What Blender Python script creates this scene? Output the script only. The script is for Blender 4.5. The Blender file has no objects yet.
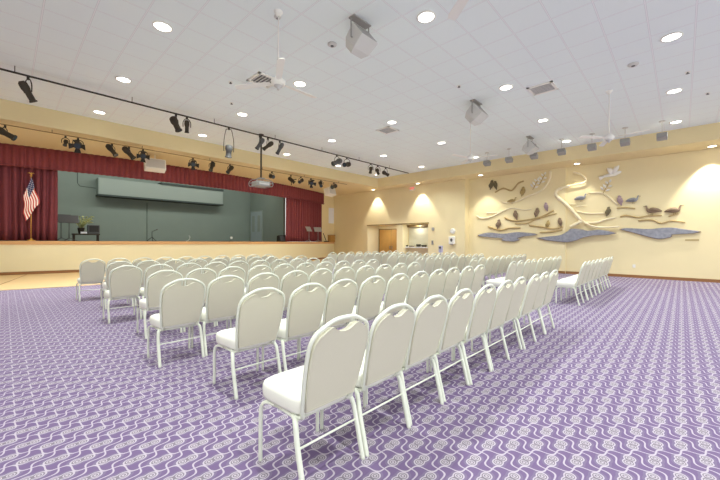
import bpy, bmesh, math, random
from mathutils import Vector, Matrix
random.seed(7)
R = math.radians
H = 1.38                                   # eye height in metres; the room was measured in eye heights
scn = bpy.context.scene
col = scn.collection

# ------------------------------------------------------------------ materials
def lin(c):
    return tuple(((v/255)/12.92 if v/255 <= .04045 else ((v/255+.055)/1.055)**2.4) for v in c)
def mat(name, rgb, rough=.6, metal=0, emit=None, es=0, noise=0, nscale=40, bump=0, coat=0):
    m = bpy.data.materials.new(name); m.use_nodes = True
    nt = m.node_tree; b = nt.nodes['Principled BSDF']
    c = lin(rgb)
    b.inputs['Base Color'].default_value = (*c, 1)
    b.inputs['Roughness'].default_value = rough
    b.inputs['Metallic'].default_value = metal
    if emit:
        b.inputs['Emission Color'].default_value = (*lin(emit), 1)
        b.inputs['Emission Strength'].default_value = es
    if noise or bump:
        tc = nt.nodes.new('ShaderNodeTexCoord'); n = nt.nodes.new('ShaderNodeTexNoise')
        n.inputs['Scale'].default_value = nscale; n.inputs['Detail'].default_value = 4
        nt.links.new(tc.outputs['Object'], n.inputs['Vector'])
        if noise:
            mx = nt.nodes.new('ShaderNodeMix'); mx.data_type = 'RGBA'
            mx.inputs[6].default_value = (*[max(0, v*(1-noise)) for v in c], 1)
            mx.inputs[7].default_value = (*[min(1, v*(1+noise)) for v in c], 1)
            nt.links.new(n.outputs['Fac'], mx.inputs[0]); nt.links.new(mx.outputs[2], b.inputs['Base Color'])
        if bump:
            bp = nt.nodes.new('ShaderNodeBump'); bp.inputs['Strength'].default_value = bump
            bp.inputs['Distance'].default_value = .01
            nt.links.new(n.outputs['Fac'], bp.inputs['Height']); nt.links.new(bp.outputs[0], b.inputs['Normal'])
    return m

class NB:                                   # tiny helper to chain math nodes
    def __init__(s, nt): s.nt = nt
    def m(s, op, a, b=None, c=None):
        n = s.nt.nodes.new('ShaderNodeMath'); n.operation = op
        for i, v in enumerate((a, b, c)):
            if v is None: continue
            if isinstance(v, (int, float)): n.inputs[i].default_value = v
            else: s.nt.links.new(v, n.inputs[i])
        return n.outputs[0]
    def mix(s, f, a, b):
        n = s.nt.nodes.new('ShaderNodeMix'); n.data_type = 'RGBA'
        for i, v in ((0, f), (6, a), (7, b)):
            if isinstance(v, (int, float)): n.inputs[i].default_value = v
            elif isinstance(v, tuple): n.inputs[i].default_value = (*v, 1)
            else: s.nt.links.new(v, n.inputs[i])
        return n.outputs[2]

def carpet_material():
    m = bpy.data.materials.new('carpet'); m.use_nodes = True
    nt = m.node_tree; b = nt.nodes['Principled BSDF']; b.inputs['Roughness'].default_value = .95
    b.inputs['Specular IOR Level'].default_value = .1
    q = NB(nt)
    tc = nt.nodes.new('ShaderNodeTexCoord'); sp = nt.nodes.new('ShaderNodeSeparateXYZ')
    nt.links.new(tc.outputs['Object'], sp.inputs[0])
    px, py = .165*H, .172*H                 # centred lattice of the woven pattern
    x = q.m('DIVIDE', sp.outputs[0], px); y = q.m('DIVIDE', sp.outputs[1], py)
    U = q.m('ADD', x, y); V = q.m('SUBTRACT', x, y)
    t = 2*math.pi
    def wavy(A, B, amp, ph):                # distance to the nearest sinuous line A + amp*sin(2 pi B) = integer
        w = q.m('ADD', A, q.m('MULTIPLY', q.m('SINE', q.m('ADD', q.m('MULTIPLY', B, t), ph)), amp))
        return q.m('ABSOLUTE', q.m('SUBTRACT', q.m('FRACT', w), .5))
    d1 = wavy(U, V, .15, 0.0); d2 = wavy(V, U, -.15, 0.0)
    line = q.m('MAXIMUM', q.m('LESS_THAN', d1, .036), q.m('LESS_THAN', d2, .036))
    # scroll flowers in the cells
    cu = q.m('SUBTRACT', q.m('FRACT', U), .5); cv = q.m('SUBTRACT', q.m('FRACT', V), .5)
    cu = q.m('SUBTRACT', q.m('FRACT', q.m('ADD', U, .5)), .5); cv = q.m('SUBTRACT', q.m('FRACT', q.m('ADD', V, .5)), .5)
    r = q.m('SQRT', q.m('ADD', q.m('MULTIPLY', cu, cu), q.m('MULTIPLY', cv, cv)))
    ang = q.m('ARCTAN2', cv, cu)
    pet = q.m('ADD', .25, q.m('MULTIPLY', q.m('COSINE', q.m('SUBTRACT', q.m('MULTIPLY', ang, 2), 1.57)), .12))
    ring = q.m('LESS_THAN', q.m('ABSOLUTE', q.m('SUBTRACT', r, pet)), .030)
    # two small rosettes inside each scroll
    def ros(du, dv):
        a_ = q.m('SUBTRACT', cu, du); b_ = q.m('SUBTRACT', cv, dv)
        return q.m('SQRT', q.m('ADD', q.m('MULTIPLY', a_, a_), q.m('MULTIPLY', b_, b_)))
    rr = q.m('MINIMUM', ros(.12, .12), ros(-.12, -.12))
    dot = q.m('MAXIMUM', q.m('LESS_THAN', rr, .045), q.m('LESS_THAN', q.m('ABSOLUTE', q.m('SUBTRACT', rr, .105)), .018))
    inner = q.m('LESS_THAN', r, pet)
    nz = nt.nodes.new('ShaderNodeTexNoise'); nz.inputs['Scale'].default_value = 180
    nt.links.new(tc.outputs['Object'], nz.inputs['Vector'])
    halo = q.m('MULTIPLY', q.m('LESS_THAN', r, q.m('ADD', pet, .13)), .45)
    purple = lin((112, 95, 128)); grey = lin((124, 117, 126)); cream = lin((188, 179, 188))
    c = q.mix(halo, purple, lin((126, 117, 138)))
    c = q.mix(inner, c, grey)
    f = q.m('MULTIPLY', q.m('MAXIMUM', q.m('MAXIMUM', ring, line), dot), .85)
    c = q.mix(f, c, cream)
    c = q.mix(q.m('MULTIPLY', q.m('SUBTRACT', nz.outputs['Fac'], .3), .3), c, lin((90, 74, 106)))
    nt.links.new(c, b.inputs['Base Color'])
    return m

def ceiling_material():
    m = bpy.data.materials.new('ceiling_tile'); m.use_nodes = True
    nt = m.node_tree; b = nt.nodes['Principled BSDF']; b.inputs['Roughness'].default_value = .9
    q = NB(nt)
    tc = nt.nodes.new('ShaderNodeTexCoord'); sp = nt.nodes.new('ShaderNodeSeparateXYZ')
    nt.links.new(tc.outputs['Object'], sp.inputs[0])
    T = .44*H
    def g(o, off):
        return q.m('ABSOLUTE', q.m('SUBTRACT', q.m('FRACT', q.m('ADD', q.m('DIVIDE', o, T), off)), .5))
    d = q.m('MAXIMUM', g(sp.outputs[0], .30), g(sp.outputs[1], .27))
    line = q.m('GREATER_THAN', d, .487)
    groove = q.m('MULTIPLY', q.m('GREATER_THAN', d, .478), q.m('SUBTRACT', 1, line))
    nz = nt.nodes.new('ShaderNodeTexNoise'); nz.inputs['Scale'].default_value = 60
    nt.links.new(tc.outputs['Object'], nz.inputs['Vector'])
    c = q.mix(q.m('MULTIPLY', nz.outputs['Fac'], .12), lin((236, 244, 243)), lin((212, 218, 217)))
    c = q.mix(groove, c, lin((214, 217, 219)))
    c = q.mix(line, c, lin((240, 242, 242)))
    nt.links.new(c, b.inputs['Base Color'])
    return m

M = dict(
    carpet=carpet_material(), ceiling=ceiling_material(),
    wall=mat('cream_wall', (240, 225, 180), .75, noise=.03, nscale=2),
    soffit=mat('tan_soffit', (230, 212, 165), .75, noise=.02, nscale=2),
    base=mat('brown_trim', (150, 104, 62), .5),
    wood=mat('light_wood_floor', (222, 190, 140), .45, noise=.06, nscale=3),
    lip=mat('stage_edge_wood', (214, 166, 112), .45, noise=.08, nscale=6),
    stagefront=mat('stage_front_cream', (240, 230, 192), .7),
    stagefloor=mat('stage_floor', (120, 96, 70), .5),
    teal=mat('grey_teal_wall', (134, 148, 138), .8, noise=.05, nscale=1.5),
    tealpanel=mat('pale_teal_panel', (152, 165, 156), .75),
    darkteal=mat('dark_teal', (66, 78, 74), .8),
    doorteal=mat('teal_door', (164, 180, 182), .6),
    velvet=mat('burgundy_velvet', (136, 62, 64), .85, noise=.18, nscale=14),
    velvet2=mat('dark_burgundy_velvet', (118, 52, 58), .85, noise=.2, nscale=14),
    fabric_shaded=mat('cream_vinyl_shaded', (212, 208, 186), .55, noise=.05, nscale=220, bump=.1),  # chair backs: same cream as the seats, shade put into the colour
    fabric_lit=mat('cream_vinyl_lit', (238, 238, 226), .5, noise=.03, nscale=220, bump=.08),  # seats: the same vinyl made whiter, overhead light put into the colour
    frame=mat('cream_enamel', (224, 227, 212), .35),
    glide=mat('grey_glide', (120, 120, 112), .6),
    black=mat('black_metal', (40, 37, 32), .6),
    blackm=mat('bronze_black', (62, 54, 42), .7),
    darkgrey=mat('dark_grey', (92, 92, 92), .6),
    steel=mat('steel', (170, 172, 172), .35, .7),
    grey=mat('mid_grey', (158, 156, 152), .6),
    lgrey=mat('light_grey', (206, 204, 200), .6),
    white=mat('white_paint', (240, 238, 230), .5),
    whitep=mat('white_paper', (240, 242, 248), .8),
    lamp=mat('lamp_glow', (255, 252, 244), .5, emit=(255, 250, 240), es=6),
    lens=mat('lens_glass', (60, 70, 80), .1),
    oak=mat('oak_door', (196, 148, 78), .5, noise=.1, nscale=5),
    oakdark=mat('oak_header', (150, 124, 78), .5),
    shutter=mat('ivory_shutter', (226, 220, 190), .6),
    branch=mat('cream_relief', (244, 232, 198), .7, noise=.06, nscale=9, bump=.3),
    branch2=mat('tan_relief', (190, 164, 112), .7, noise=.1, nscale=9, bump=.3),
    pond=mat('blue_grey_glaze', (146, 148, 158), .45, noise=.5, nscale=9, bump=.4),
    pondrim=mat('brown_rim', (140, 122, 104), .6),
    birdbrown=mat('brown_glaze', (140, 118, 94), .5, noise=.2, nscale=20),
    birddark=mat('dark_olive_glaze', (112, 102, 74), .5, noise=.2, nscale=20),
    birdblue=mat('blue_glaze', (148, 150, 156), .5, noise=.2, nscale=20),
    birdmauve=mat('mauve_glaze', (176, 152, 156), .5, noise=.2, nscale=20),
    birdwhite=mat('white_glaze', (248, 246, 238), .4),
    birdtan=mat('tan_glaze', (176, 152, 96), .5, noise=.2, nscale=20),
    red=mat('red', (200, 50, 40), .6), blue=mat('navy', (44, 50, 92), .7),
    flagred=mat('flag_red', (196, 74, 66), .8), flagwhite=mat('flag_white', (240, 226, 214), .8),
    gold=mat('gold', (214, 170, 84), .3, .6),
    leaf=mat('yellow_green_leaf', (196, 200, 130), .6, noise=.2, nscale=30),
    lilac=mat('lilac_plastic', (188, 186, 214), .5),
)

# ------------------------------------------------------------------ mesh builder
class MB:
    def __init__(s): s.bm = bmesh.new()
    def box(s, c, d, rot=None, bev=0, mi=0):
        r = bmesh.ops.create_cube(s.bm, size=1)
        mtx = Matrix.Translation(c) @ (rot.to_4x4() if rot else Matrix()) @ Matrix.Diagonal((*d, 1))
        bmesh.ops.transform(s.bm, matrix=mtx, verts=r['verts'])
        fs = {f for v in r['verts'] for f in v.link_faces}
        for f in fs: f.material_index = mi
        if bev:
            es = {e for v in r['verts'] for e in v.link_edges}
            bmesh.ops.bevel(s.bm, geom=list(es), offset=bev, segments=2, affect='EDGES', profile=.5)
        return s
    def tube(s, pts, rad, n=8, flat=None, up=None, mi=0):
        pts = [Vector(p) for p in pts]; N = len(pts)
        rad = rad if hasattr(rad, '__len__') else [rad]*N
        rings = []; prev = None
        for i in range(N):
            t = (pts[min(i+1, N-1)]-pts[max(i-1, 0)]).normalized()
            if up is not None:
                a = Vector(up) - t*t.dot(Vector(up))
                if a.length < 1e-4: a = t.orthogonal()
                a.normalize()
            elif prev is None: a = t.orthogonal().normalized()
            else:
                a = prev - t*t.dot(prev); a.normalize()
            prev = a; b = t.cross(a)
            fl = flat if flat else 1
            rings.append([s.bm.verts.new(pts[i]+(a*math.cos(2*math.pi*k/n)*fl+b*math.sin(2*math.pi*k/n))*rad[i]) for k in range(n)])
        for i in range(N-1):
            for k in range(n):
                f = s.bm.faces.new((rings[i][k], rings[i][(k+1) % n], rings[i+1][(k+1) % n], rings[i+1][k])); f.smooth = True; f.material_index = mi
        for rg in (list(reversed(rings[0])), rings[-1]):
            f = s.bm.faces.new(rg); f.material_index = mi
        return s
    def lathe(s, prof, c=(0, 0, 0), rot=None, n=20, mi=0, cap=True):
        rot = rot or Matrix.Identity(3); c = Vector(c)
        rings = [[s.bm.verts.new(c+rot @ Vector((r*math.cos(2*math.pi*k/n), r*math.sin(2*math.pi*k/n), z))) for k in range(n)] for r, z in prof]
        for i in range(len(rings)-1):
            for k in range(n):
                f = s.bm.faces.new((rings[i][k], rings[i][(k+1) % n], rings[i+1][(k+1) % n], rings[i+1][k])); f.smooth = True; f.material_index = mi
        if cap:
            for rg in (list(reversed(rings[0])), rings[-1]):
                f = s.bm.faces.new(rg); f.material_index = mi
        return s
    def loops(s, loops, smooth=True, mi=0):          # skin a list of closed outlines, cap both ends
        rs = [[s.bm.verts.new(p) for p in lp] for lp in loops]; n = len(rs[0])
        for i in range(len(rs)-1):
            for k in range(n):
                f = s.bm.faces.new((rs[i][k], rs[i][(k+1) % n], rs[i+1][(k+1) % n], rs[i+1][k])); f.smooth = smooth; f.material_index = mi
        for rg in (list(reversed(rs[0])), rs[-1]):
            f = s.bm.faces.new(rg); f.material_index = mi
        return s
    def sheet(s, grid, smooth=True, mi=None):
        vs = [[s.bm.verts.new(p) for p in row] for row in grid]
        for i in range(len(vs)-1):
            for j in range(len(vs[0])-1):
                f = s.bm.faces.new((vs[i][j], vs[i][j+1], vs[i+1][j+1], vs[i+1][j])); f.smooth = smooth
                if mi: f.material_index = mi(i, j)
        return s
    def build(s, name, m, parent=None, loc=None, fix=True):
        if fix: bmesh.ops.recalc_face_normals(s.bm, faces=s.bm.faces[:])
        me = bpy.data.meshes.new(name); s.bm.to_mesh(me); s.bm.free()
        for x in (m if isinstance(m, (list, tuple)) else [m]): me.materials.append(x)
        o = bpy.data.objects.new(name, me); col.objects.link(o)
        if parent: o.parent = parent
        if loc is not None: o.location = loc
        return o
def tag(o, label=None, cat=None, group=None, kind=None):
    if label: o['label'] = label
    if cat: o['category'] = cat
    if group: o['group'] = group
    if kind: o['kind'] = kind
    return o
def empty(name, loc, label, cat, group=None, rz=0):
    o = bpy.data.objects.new(name, None); col.objects.link(o); o.location = loc; o.rotation_euler.z = rz
    o.empty_display_size = .1
    return tag(o, label, cat, group)
def struct(o): o['kind'] = 'structure'; return o
def copy_tree(root):
    c = root.copy(); col.objects.link(c)
    for ch in root.children:
        d = ch.copy(); col.objects.link(d); d.parent = c
        for g in ch.children:
            e = g.copy(); col.objects.link(e); e.parent = d
    return c
ORD = ['first', 'second', 'third', 'fourth', 'fifth', 'sixth', 'seventh', 'eighth', 'ninth', 'tenth', 'eleventh', 'twelfth', 'thirteenth', 'fourteenth', 'fifteenth', 'sixteenth']
def zalign(d, roll=0):                                # rotation taking +Z to direction d
    return Vector(d).normalized().to_track_quat('Z', 'Y').to_matrix()

# ------------------------------------------------------------------ camera
cx, sx = .7242, .6896
th = .00443
Fw = Vector((cx, sx, 0)); Rh = Vector((sx, -cx, 0)); Z = Vector((0, 0, 1))
Rv = Rh*math.cos(th)+Z*math.sin(th); Uv = Z*math.cos(th)-Rh*math.sin(th)
EYE = Vector((0, 0, H))
cam_d = bpy.data.cameras.new('camera'); cam = bpy.data.objects.new('camera', cam_d); col.objects.link(cam)
mw = Matrix((( Rv.x, Uv.x, -Fw.x, 0), (Rv.y, Uv.y, -Fw.y, 0), (Rv.z, Uv.z, -Fw.z, H), (0, 0, 0, 1)))
cam.matrix_world = mw
cam_d.sensor_width = 36; cam_d.lens = 338/720*36; cam_d.shift_y = 1.57/720
cam_d.clip_start = .05; cam_d.clip_end = 200
scn.camera = cam
def ray(u, v): return Fw+Rv*((u-360)/338)+Uv*((241.57-v)/338)
def atX(u, v, X): d = ray(u, v); return EYE+d*(X/d.x)
def atY(u, v, Y): d = ray(u, v); return EYE+d*(Y/d.y)
def atZ(u, v, z): d = ray(u, v); return EYE+d*((z-H)/d.z)

# ------------------------------------------------------------------ room measures (m)
ZC, ZS = 3.80*H, 3.41*H                    # ceiling, underside of the dropped border
XE, XJ, XW = 12.06*H, 12.38*H, 12.44*H     # entrance wall, mural wall left and right of its edge
XS, YS = 11.40*H, 9.78*H                   # faces of the dropped border
XL, YB = -4.0*H, -5.0*H
ZST = 1.333                                # stage floor height
ZST = .978*H
def yv(x): return 11.85*H+.0248/H*(x-4*H)**2        # curve of the proscenium
def wallbox(name, lo, hi, m):
    lo, hi = Vector(lo), Vector(hi)
    return struct(MB().box((lo+hi)/2, hi-lo).build(name, m))
# floor and ceiling
wallbox('floor', (XL, YB, -.1), (13.3*H, 17*H, 0), M['carpet'])
wallbox('ceiling', (XL, YB, ZC), (13.3*H, 12.4*H, ZC+.1), M['ceiling'])
# dropped border: along the stage and along the mural wall
wallbox('trim_1', (XL, YS, ZS), (XS, 13.2*H, ZC), M['soffit'])
wallbox('trim_2', (XS, YB, ZS), (13.3*H, 13.9*H, ZC), M['soffit'])
# mural wall in two planes, entrance wall proud of it, with its recess
Yp1, Yp2 = 2.70*H, 5.98*H
b = MB()
b.box(((XW+13.3*H)/2, (YB+Yp1)/2, ZS/2), (13.3*H-XW, Yp1-YB, ZS))
b.build('wall_right', M['wall'])['kind'] = 'structure'
wallbox('wall_mural', (XJ, Yp1, 0), (13.3*H, Yp2, ZS), M['wall'])
Yo0, Yo1, Zo = 7.60*H, 10.98*H, 1.76*H
Yc0, Yc1 = 8.90*H, 9.22*H
b = MB()
def bx(lo, hi): b.box((Vector(lo)+Vector(hi))/2, Vector(hi)-Vector(lo))
bx((XE, Yp2, 0), (13.4*H, Yo0, ZS)); bx((XE, Yo1, 0), (13.4*H, 13.42*H, ZS)); bx((XE, Yo0, Zo), (13.4*H, Yo1, ZS))
bx((XE, Yc0, 0), (12.9*H, Yc1, Zo)); bx((12.88*H, Yc1, 0), (13.4*H, Yo1, Zo)); bx((12.5*H, Yo0, 0), (13.4*H, Yc0, Zo))
b.build('wall_entrance', M['wall'])['kind'] = 'structure'
# header trim, shutter and counter of the serving window, double door of the entrance
struct(MB().box((XE-.012, (Yo0+Yo1)/2, Zo+.03), (.024, Yo1-Yo0+.1, .06)).build('trim_3', M['oakdark']))
d = MB()
Yd0, Yd1, Zd = 9.42*H, 10.90*H, 1.58*H
XD = 12.88*H
d1 = struct(MB().box((XD-.03, (Yd0+Yd1)/2, Zd/2), (.05, .02, Zd)).build('door_1', M['oakdark']))
for s_ in (0, 1):
    y0 = Yd0+.02 if s_ == 0 else (Yd0+Yd1)/2+.012; y1 = (Yd0+Yd1)/2-.012 if s_ == 0 else Yd1-.02
    lf = MB().box((XD-.03, (y0+y1)/2, Zd/2), (.045, y1-y0, Zd-.02), bev=.004).build('door_leaf', M['oak'], d1)
    MB().box((XD-.075, y1-.08 if s_ == 0 else y0+.08, 1.0), (.045, .03, .22), bev=.01).build('door_handle', M['steel'], lf)
MB().box((XD-.02, (Yd0+Yd1)/2, Zd+.03), (.06, Yd1-Yd0+.12, .06)).box((XD-.02, Yd0-.03, Zd/2), (.06, .06, Zd)).box((XD-.02, Yd1+.03, Zd/2), (.06, .06, Zd)).build('door_frame', M['oakdark'], d1)
XC = 12.5*H
w = empty('serving_shutter', (XC, (Yo0+Yc0)/2, .78*H), 'ivory roll-down shutter closed above the serving counter beside the entrance doors', 'shutter')
b = MB()
nsl = 15; z0, z1 = .82*H, Zo-.16
for i in range(nsl):
    b.box((-.02, 0, z0-.78*H+(z1-z0)*(i+.5)/nsl), (.03, Yc0-Yo0-.12, (z1-z0)/nsl-.006), bev=.004)
b.build('slat_curtain', M['shutter'], w)
MB().box((-.09, 0, Zo-.08-.78*H), (.17, Yc0-Yo0-.06, .15), bev=.01).build('shutter_housing', M['oakdark'], w)
b = MB().box((-.06-.12, 0, -.03), (.36, Yc0-Yo0-.04, .06), bev=.008)
b.build('counter_top', M['white'], w)
for i, (uu, wd, hh, lab) in enumerate(((405.5, .28, .10, 'long low black tray on the serving counter, left of the tall one'), (411.5, .28, .07, 'flat black tray in the middle of the serving counter'), (418.5, .22, .16, 'taller black bin on the serving counter'), (424, .26, .11, 'low black tray at the right end of the serving counter'))):
    p = atX(uu, 246, XC-.16)
    t_ = MB().loops([[Vector((sx_*.09*k, sy_*wd/2*k, zz)) for sx_, sy_ in ((-1, -1), (1, -1), (1, 1), (-1, 1))] for k, zz in ((.86, 0), (1, hh), (.9, hh), (.8, .015))], smooth=False).build('serving_tray', M['blackm'], loc=(XC-.16, p.y, .78*H))
    tag(t_, lab, 'tray', 'black trays on the serving counter')
# other walls
wallbox('wall_left', (XL-.15, 1*H, 0), (XL, 13.5*H, ZC), M['wall'])
# baseboards
struct(MB().box((XW-.01, (YB+Yp1)/2, .055), (.02, Yp1-YB, .11)).build('baseboard_right', M['base']))
struct(MB().box((XJ-.01, (Yp2+Yp1)/2, .055), (.02, Yp2-Yp1, .11)).build('baseboard_mural', M['base']))
b = MB(); b.box((XE-.01, (Yp2+Yo0)/2, .055), (.02, Yo0-Yp2, .11)); b.box((XE-.01, (Yo1+12.4*H)/2, .055), (.02, 12.4*H-Yo1, .11))
struct(b.build('baseboard_entrance', M['base']))

# ------------------------------------------------------------------ stage
xs = [(-3.6+i*(12.06+3.6)/60)*H for i in range(61)]
def arcwall(name, x0, x1, off0, off1, za, zb, m, n=60, parent=None):
    lo = [[], [], [], []]
    X = [x0+(x1-x0)*i/n for i in range(n+1)]
    b = MB()
    b.loops([[Vector((x, yv(x)+off0, za)), Vector((x, yv(x)+off1, za)), Vector((x, yv(x)+off1, zb)), Vector((x, yv(x)+off0, zb))] for x in X], smooth=False)
    return b.build(name, m, parent)
OFF = -.12
RISE = .128*H
XSE = XE-.004
st = struct(arcwall('wall_stage_front', -3.6*H, XSE, OFF, OFF+.3, 0, ZST-.125, M['stagefront']))
st2 = struct(arcwall('trim_7', -3.6*H, XSE, OFF-.03, OFF+.3, ZST-.125, ZST, M['lip']))
b3 = struct(arcwall('baseboard_stage', -3.6*H, XSE, OFF-.02, OFF-.0005, RISE-.02, RISE+.10, M['base']))
# gently ramped wooden apron between carpet and stage
def apron(X0, X1, n=60):
    X = [X0+(X1-X0)*i/n for i in range(n+1)]
    return MB().loops([[Vector((x, yv(x)-2.5*H, -.03)), Vector((x, yv(x)+OFF-.001, -.03)), Vector((x, yv(x)+OFF-.001, RISE)), Vector((x, yv(x)-2.5*H, .012))] for x in X], smooth=False)
struct(apron(-3.6*H, XSE).build('floor_apron', M['wood']))
def apz(x, y): return .012+(RISE-.012)*(y-(yv(x)-2.5*H))/(2.5*H+OFF)
pa = [Vector((x, y, apz(x, y)+.004)) for x, y in ((.38*H, 12.0*H), (.08*H, 11.0*H), (-.25*H, 9.98*H))]
struct(MB().tube(pa, .012, 6, flat=.4, up=(0, 0, 1)).build('trim_4', M['base']))
wallbox('floor_stage', (-3.6*H, 13.4*H, ZST-.15), (12.0*H, 16.2*H, ZST), M['stagefloor'])
X = [-3.6*H+(12.0+3.6)*H*i/40 for i in range(41)]
struct(MB().loops([[Vector((x, yv(x)+OFF+.28, ZST-.1)), Vector((x, 13.45*H, ZST-.1)), Vector((x, 13.45*H, ZST-.003)), Vector((x, yv(x)+OFF+.28, ZST-.003))] for x in X], smooth=False).build('floor_stage_apron', M['stagefloor']))
wallbox('wall_stage_back', (-1.6*H, 16*H, 0), (8.75*H, 16.15*H, 4.4*H), M['teal'])
wallbox('wall_stage_right', (8.64*H, 13.0*H, ZST-.1), (8.75*H, 16*H, 4.4*H), M['teal'])
wallbox('wall_stage_left', (-1.6*H, 13.0*H, ZST-.1), (-1.5*H, 16*H, 4.4*H), M['teal'])
wallbox('ceiling_stage', (-1.6*H, 12.6*H, 4.4*H), (8.75*H, 16.15*H, 4.5*H), M['darkteal'])
# wall right of the curtain
struct(MB().box((11.75*H, 13.47*H, (ZST-.2+ZS)/2), (1.4*H, .12, ZS-ZST+.2)).build('wall_proscenium', M['wall']))
# hanging rectangular panel at the back of the stage
pl = empty('stage_bulkhead', (4.8*H, 15.6*H, 2.7*H), 'long pale teal bulkhead panel hung high on the stage back wall', 'panel')
a0, a1 = atY(98.5, 196, 15.5*H), atY(223, 205, 15.5*H)
wd = a1.x-a0.x; cxp = (a0.x+a1.x)/2; zb = (a0.z+a1.z)/2
pl.location = (cxp, 15.5*H, zb)
MB().box((0, .3*H, .36*H), (wd, .6*H-.02, .60*H)).build('panel_body', M['tealpanel'], pl)
MB().box((0, .27*H, .025*H), (wd+.04, .6*H, .06*H)).build('dark_bottom_rail', M['darkteal'], pl)
MB().box((wd*.22, .25*H, .70*H), (wd*.56, .62*H, .08*H)).build('dark_top_rail', M['darkteal'], pl)
# stage side door
dY0, dY1, dZ = 14.80*H, 15.86*H, 2.46*H
ds = struct(MB().box((8.64*H-.02, (dY0+dY1)/2, (ZST+dZ)/2), (.03, .012, dZ-ZST)).build('door_2', M['darkteal']))
for k in (0, 1):
    ya = dY0+(dY1-dY0)*k/2+.01; yb_ = dY0+(dY1-dY0)*(k+1)/2-.01
    lf = MB().box((8.64*H-.022, (ya+yb_)/2, (ZST+dZ)/2), (.04, yb_-ya, dZ-ZST-.02)).build('door_leaf', M['doorteal'], ds)
    MB().box((8.64*H-.045, (ya+yb_)/2, (ZST+dZ)/2+.2), (.01, (yb_-ya)*.5, 1.1)).build('door_panel', M['tealpanel'], lf)
MB().box((8.64*H-.02, dY0-.03, (ZST+dZ)/2), (.06, .06, dZ-ZST)).box((8.64*H-.02, dY1+.03, (ZST+dZ)/2), (.06, .06, dZ-ZST)).box((8.64*H-.02, (dY0+dY1)/2, dZ+.03), (.06, dY1-dY0+.12, .06)).build('door_frame', M['tealpanel'], ds)
# seams of the back wall
struct(MB().tube([atY(147, 203, 16*H-.012), atY(147, 241, 16*H-.012)], .014, 6).build('trim_5', M['darkteal']))
struct(MB().tube([atY(77.5, 170, 16*H-.012), atY(77.5, 183, 16*H-.012), atY(80, 186, 16*H-.012), atY(98, 188.5, 16*H-.012)], .013, 6).build('trim_6', M['darkteal']))

# curtains
def drape(name, x0, x1, dy, z_top, z_bot, amp, per, m, label, n_per=10, jit=.0, hem=0):
    L = x1-x0; n = int(L/per*n_per)
    rows = 6; grid = []
    ph = [random.uniform(-jit, jit) for _ in range(int(L/per)+3)]
    for j in range(rows+1):
        fz = j/rows; row = []
        for i in range(n+1):
            x = x0+L*i/n; k = (x-x0)/per; q = ph[int(k)]*(1-(k % 1))+ph[int(k)+1]*(k % 1)
            w_ = math.sin(2*math.pi*(k+q*(1+.6*fz)))
            w_ = math.copysign(abs(w_)**.6, w_)
            row.append(Vector((x+.012*math.sin(k*5+fz*3)*jit*3, yv(x)+dy+amp*w_*(.8+.3*fz), z_top+(z_bot-z_top)*fz)))
        grid.append(row)
    b = MB().sheet(grid)
    o = b.build(name, m)
    md = o.modifiers.new('thick', 'SOLIDIFY'); md.thickness = .012
    return o
va = drape('stage_valance', -1.6*H, 11.12*H, .0, ZS+.0, 2.86*H, .035, .19, M['velvet'], '')
tag(va, 'long pleated burgundy velvet valance across the top of the stage opening', 'valance')
MB().tube([Vector((x, yv(x)-.055, 2.90*H)) for x in [(-1.6+i*12.7/40)*H for i in range(41)]], .012, 6).build('valance_hem', M['velvet2'], va)
tag(drape('stage_curtain', -1.5*H, .98*H, .24, 3.2*H, ZST+.01, .07, .21, M['velvet2'], '', jit=.25), 'dark burgundy velvet curtain hanging behind the flag on stage', 'curtain')
tag(drape('stage_curtain', 8.46*H, 11.05*H, .24, 3.2*H, ZST+.01, .07, .21, M['velvet'], '', jit=.25), 'burgundy velvet curtain gathered at the right end of the stage', 'curtain')

# flag
fx = .62*H; fp = atY(31, 240, yv(.5*H)+.0); fp.z = ZST
fl = empty('flag_on_pole', fp, 'American flag hanging limp on a gold-topped pole at the stage edge', 'flag')
MB().lathe([(.11, 0), (.11, .03), (.05, .05), (.025, .08), (.025, .1)]).build('pole_base', M['gold'], fl)
ptop = 2.42
MB().tube([(0, 0, .09), (0, 0, ptop-.12)], .014, 10).build('pole', M['gold'], fl)
b = MB().lathe([(.012, ptop-.13), (.035, ptop-.11), (.035, ptop-.09), (.012, ptop-.075)], n=12)
b.tube([(0, 0, ptop-.09), (0, 0, ptop-.02), (.02, 0, ptop+.02)], [.02, .03, .012])
b.tube([(0, 0, ptop-.04), (-.05, 0, ptop), (-.09, 0, ptop-.02)], [.02, .02, .004], flat=.4); b.tube([(0, 0, ptop-.04), (.05, 0, ptop), (.09, 0, ptop-.02)], [.02, .02, .004], flat=.4)
b.build('eagle_finial', M['gold'], fl)
nh, nf = 26, 44; grid = []
for i in range(nh+1):
    h = i/nh; row = []
    for j in range(nf+1):
        f = j/nf
        x_ = -.20*h+.20*f*(1.15-h)+.022*math.sin(10*f+5*h)*(f+.2)
        y_ = -.03-.045*math.sin(7*h+6*f)*(f*.8+.3)-.04*f
        row.append(Vector((x_, y_, ptop-.15-.72*h-.92*f+.05*h*f)))
    grid.append(row)
def fmi(i, j):
    s_ = int(i/2)
    if i < 14 and j < 18:
        return 2 if not (i % 3 == 1 and j % 3 == 1) else 1
    return 0 if s_ % 2 == 0 else 1
MB().sheet(grid, mi=fmi).build('flag_cloth', [M['flagred'], M['flagwhite'], M['blue']], fl)

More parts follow.
